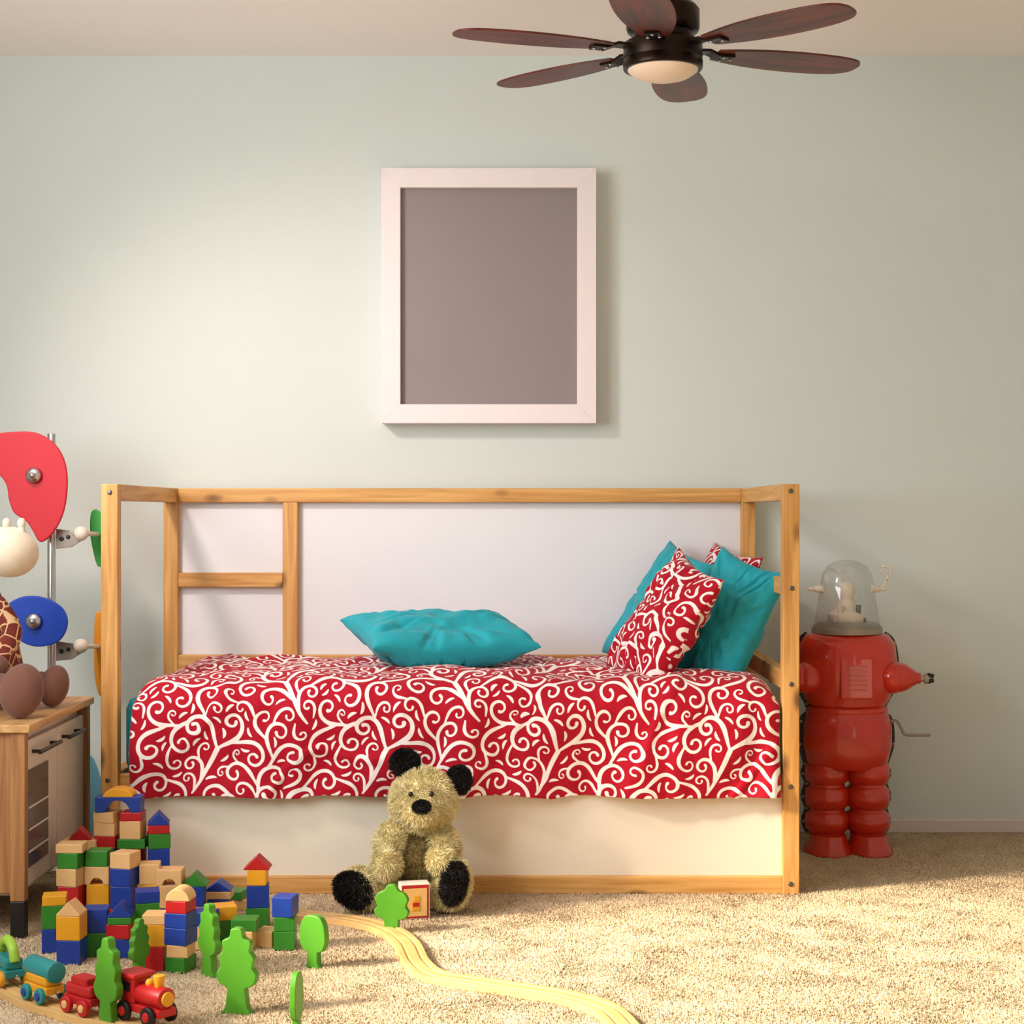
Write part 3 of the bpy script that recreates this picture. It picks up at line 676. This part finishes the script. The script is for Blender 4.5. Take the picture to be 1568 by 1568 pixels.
# ---------------------------------------------------------------- play kitchen
kx=-1.29; ky0,ky1=4.62,5.34; kz=.575
kt=group('play_kitchen',(-1.5,5,0))
M_kp=mat('kitchen_panel',(216,200,184),.5,var=.02); M_dk=mat('handle_metal',(70,66,64),.35,.8,var=.1)
KX0=-1.78
WY=wood('birch_y',(218,172,116),(182,132,78),1,knots=False); WZ=wood('birch_z',(184,130,80),(144,94,54),2,knots=False)
bx('worktop',kt,WY,KX0,kx,ky0,ky1,kz-.022,kz)
for i,(xa,ya) in enumerate(((kx-.055,ky0+.01),(kx-.05,ky1-.045),(KX0+.01,ky0+.01),(KX0+.01,ky1-.045))):
    bx('leg_%d'%i,kt,WZ,xa,xa+.04,ya,ya+.035,.10,kz-.022)
    bx('leg_sock_%d'%i,kt,M_black,xa,xa+.04,ya,ya+.035,0,.10)
bx('end_panel',kt,WZ,KX0+.05,kx-.055,ky0+.02,ky0+.035,.12,kz-.022)
bx('end_panel_far',kt,WZ,KX0+.05,kx-.055,ky1-.035,ky1-.02,.12,kz-.022)
bx('carcass',kt,M_kp,KX0+.03,kx-.04,ky0+.04,ky1-.05,.11,kz-.03)
bx('back',kt,M_kp,KX0+.01,KX0+.025,ky0+.045,ky1-.045,.1,kz-.022)
bx('oven_door',kt,M_kp,kx-.038,kx-.022,ky0+.05,ky0+.36,.13,kz-.05)
bx('cupboard_door',kt,M_kp,kx-.038,kx-.022,ky0+.37,ky1-.05,.13,kz-.05)
m_win=mat('oven_window',(90,84,84),.15,var=.02)
bx('oven_window',kt,m_win,kx-.022,kx-.018,ky0+.06,ky0+.26,.18,kz-.13)
for i,zz in enumerate((.22,.28,.34)): bx('oven_bar_%d'%i,kt,M_kp,kx-.019,kx-.016,ky0+.06,ky0+.26,zz,zz+.006)
for i,(ya,yb) in enumerate(((ky0+.09,ky0+.31),(ky0+.40,ky0+.58))):
    z_=kz-.085
    cyl('handle_%d'%i,kt,M_dk,(kx+.004,ya,z_),(kx+.004,yb,z_),.006)
    for yy in (ya+.02,yb-.02): cyl('handle_post_%d_%d'%(i,int(yy*100)),kt,M_dk,(kx-.024,yy,z_),(kx+.004,yy,z_),.005)
# ---------------------------------------------------------------- giraffe plush
gp=group('plush_giraffe',(-1.58,5,kz))
m,nt,b=newmat('giraffe_fabric'); L=nt.links
tc=N(nt,'ShaderNodeTexCoord'); v=N(nt,'ShaderNodeTexVoronoi'); v.feature='DISTANCE_TO_EDGE'; v.inputs['Scale'].default_value=24
L.new(tc.outputs['Object'],v.inputs['Vector'])
r=N(nt,'ShaderNodeValToRGB'); e=r.color_ramp.elements; e[0].position=.03; e[0].color=lin((222,180,130)); e[1].position=.06; e[1].color=lin((112,38,28))
L.new(v.outputs['Distance'],r.inputs['Fac']); L.new(r.outputs['Color'],b.inputs['Base Color']); b.inputs['Roughness'].default_value=.9; M_gir=m
M_gb=mat('plush_beige',(226,208,186),.9,var=.03,bump=.3,bscale=400,sheen=.2); M_gbr=mat('plush_brown',(116,74,60),.9,var=.06,bump=.3,bscale=400,sheen=.2)
GX=-1.575
lathe('body',gp,M_gir,[(0,kz+.002),(.10,kz+.01),(.145,kz+.06),(.15,kz+.13),(.13,kz+.22),(.10,kz+.30),(.07,kz+.37),(.058,kz+.45),(0,kz+.47)],(GX,5.02,0),32)
ell('head',gp,M_gir,(GX+.02,5.0,1.045),(.085,.085,.07)); ell('muzzle',gp,M_gb,P(14,845,4.87),(.082,.085,.072),E(0,10,0))
for i,a in enumerate((10,33)):
    p=P(a,803,4.86); cyl('horn_%d'%i,gp,M_gb,p-Vector((0,0,.03)),p,.012,.008); ell('horn_tip_%d'%i,gp,M_gb,p+Vector((0,0,.003)),(.012,.012,.016),seg=14)
for s in (-1,1): ell('ear_%d'%(s+1),gp,M_gir,(GX+.02+s*.085,5.04,1.07),(.035,.012,.02)); ell('eye_%d'%(s+1),gp,M_black,(GX+.02+s*.045,4.925,1.085),.009,seg=12)
fA=P(33,1062,4.76); fB=P(83,1054,5.03)
for i,(f_,r_) in enumerate(((fA,(.060,.05,.076)),(fB,(.042,.045,.062)))):
    f_=Vector((f_.x,f_.y,kz+r_[2]+.001)); ell('foot_%d'%i,gp,M_gbr,f_,r_,E(0,12,0))
    a=Vector((GX,5.0,kz+.06)); sweep('leg_%d'%i,gp,M_gbr,[a,(a+f_)/2+Vector((0,0,.01)),f_],[(.04*math.cos(t*.5236),.04*math.sin(t*.5236)) for t in range(12)])
for s in (-1,1):
    sweep('arm_%d'%(s+1),gp,M_gir,crom([Vector((GX+s*.08,5.0,.88)),Vector((GX+s*.14,4.96,.80)),Vector((GX+s*.12,4.88,.72))],4),[(.03*math.cos(t*.5236),.03*math.sin(t*.5236)) for t in range(12)])
    ell('hand_%d'%(s+1),gp,M_gbr,(GX+s*.12,4.87,.71),.036)
# ---------------------------------------------------------------- coat stand
SD=5.62; st=group('coat_stand',(-1.5,SD,0))
p0=P(79,664,SD)
cyl('pole',st,M_chrome,(p0.x,SD,0.02),(p0.x,SD,p0.z),.0135); lathe('base',st,M_chrome,[(.17,0),(.17,.012),(.05,.02),(.02,.03)],(p0.x,SD,0),40)
def shape(n,m,pix,D,th=.012,yaw=0):
    c=Vector((sum(a for a,b in pix)/len(pix),sum(b for a,b in pix)/len(pix),0)); w=P(c.x,c.y,D); s=D/F
    cur=crom([Vector(((a-c.x)*s,-(b-c.y)*s,0)) for a,b in pix],6,True)
    extr(n,st,m,[(p.x,p.y) for p in cur],th,w,E(0,0,yaw),bev=.004,seg=3)
M_sr=mat('red_board',(192,14,34),.5,var=.02); M_sb=mat('blue_board',(18,64,176),.45,var=.02); M_sg=mat('green_board',(60,170,70),.45,var=.02); M_sy=mat('yellow_board',(226,150,40),.45,var=.02); M_sl=mat('sky_board',(120,190,220),.45,var=.02)
shape('red_bean',M_sr,[(25,661),(60,664),(88,684),(102,716),(103,755),(96,790),(80,818),(62,830),(50,812),(40,798),(22,785),(14,765),(10,742),(-4,726),(-30,728),(-52,715),(-50,690),(-20,668)],SD-.06)
shape('blue_oval',M_sb,[(8,935),(30,915),(65,914),(95,930),(104,955),(90,982),(55,990),(25,975)],SD-.06)
shape('green_bean',M_sg,[(140,785),(150,781),(164,800),(170,830),(160,860),(150,867),(142,840),(138,812)],SD+.16)
shape('yellow_bean',M_sy,[(146,943),(156,938),(168,960),(174,1000),(168,1045),(154,1066),(146,1040),(144,1000)],SD+.16)
shape('sky_bean',M_sl,[(132,1165),(142,1160),(156,1200),(160,1250),(154,1295),(138,1312),(128,1290),(130,1230)],SD+.0)
for i,(a,b_) in enumerate(((52,728),(52,951))):
    p=P(a,b_,SD-.07); lathe('knob_%d'%i,st,M_chrome,[(.0,0),(.024,0),(.026,.006),(.022,.014),(.012,.018),(0,.02)],p,24,rot=E(90,0,0)); ell('knob_cap_%d'%i,st,M_chrome,p+Vector((0,-.02,0)),.010)
    cyl('arm_%d'%i,st,M_chrome,p,Vector((p0.x,SD,p.z)),.008)
for i,b_ in enumerate((826,998)):
    p=P(86,b_,SD-.01)
    extr('bracket_%d'%i,st,M_grey,[(0,-.03),(.05,-.025),(.09,.0),(.10,.02),(0,.035)],.006,p,E(0,0,0))
    for j in range(3): lathe('hole_%d%d'%(i,j),st,M_black,[(.008-.001*j,0),(.008-.001*j,.003),(0,.003)],p+Vector((.018+.022*j,-.003,.002+.006*j)),14,rot=E(90,0,0))
    e_=P(124,b_-9,SD-.01); ell('ball_knob_%d'%i,st,M_wp,e_,.024); cyl('peg_%d'%i,st,M_wp,e_,P(150,b_-8,SD+.15),.008)
# ---------------------------------------------------------------- lights
w=bpy.data.worlds.new('World'); bpy.context.scene.world=w; w.use_nodes=True
bg=w.node_tree.nodes['Background']; bg.inputs['Color'].default_value=(1,.94,.87,1); bg.inputs['Strength'].default_value=.38
def area(n,loc,target,sx,sy,power,colr):
    l=bpy.data.lights.new(n,'AREA'); l.shape='RECTANGLE'; l.size=sx; l.size_y=sy; l.energy=power; l.color=colr
    o=bpy.data.objects.new(n,l); o.location=loc; d=Vector(target)-Vector(loc); o.rotation_euler=d.to_track_quat('-Z','Y').to_euler(); col.objects.link(o); return o
area('window_daylight',(XL+.03,2.9,1.85),(0,4.6,2.1),1.9,1.4,78,(.90,.97,1.0))
sp=bpy.data.lights.new('added_wall_spot','SPOT'); sp.energy=150; sp.spot_size=math.radians(74); sp.spot_blend=1; sp.shadow_soft_size=.16; sp.color=(1,.84,.80)  # unseen pinkish spot, added to brighten the back wall and bed
so=bpy.data.objects.new('added_wall_spot',sp); so.location=(-1.75,4.15,2.6); so.rotation_euler=(Vector((-.42,6.17,.75))-Vector(so.location)).to_track_quat('-Z','Y').to_euler(); col.objects.link(so)
s=bpy.data.lights.new('sun','SUN'); s.energy=12.5; s.angle=math.radians(9); s.color=(1,.86,.68)
so=bpy.data.objects.new('sun',s); az=math.radians(20); el=math.radians(29)
d=Vector((math.cos(az)*math.cos(el),math.sin(az)*math.cos(el),-math.sin(el))); so.rotation_euler=d.to_track_quat('-Z','Y').to_euler(); so.location=(-5,2,4); col.objects.link(so)
# ---------------------------------------------------------------- camera
c=bpy.data.cameras.new('camera'); c.sensor_width=36; c.lens=36*F/1568
co=bpy.data.objects.new('camera',c); co.location=(0,0,EYE); co.rotation_euler=(math.radians(90),0,0); col.objects.link(co)
sc=bpy.context.scene; sc.camera=co
sc.view_settings.view_transform='Standard'; sc.view_settings.look='None'
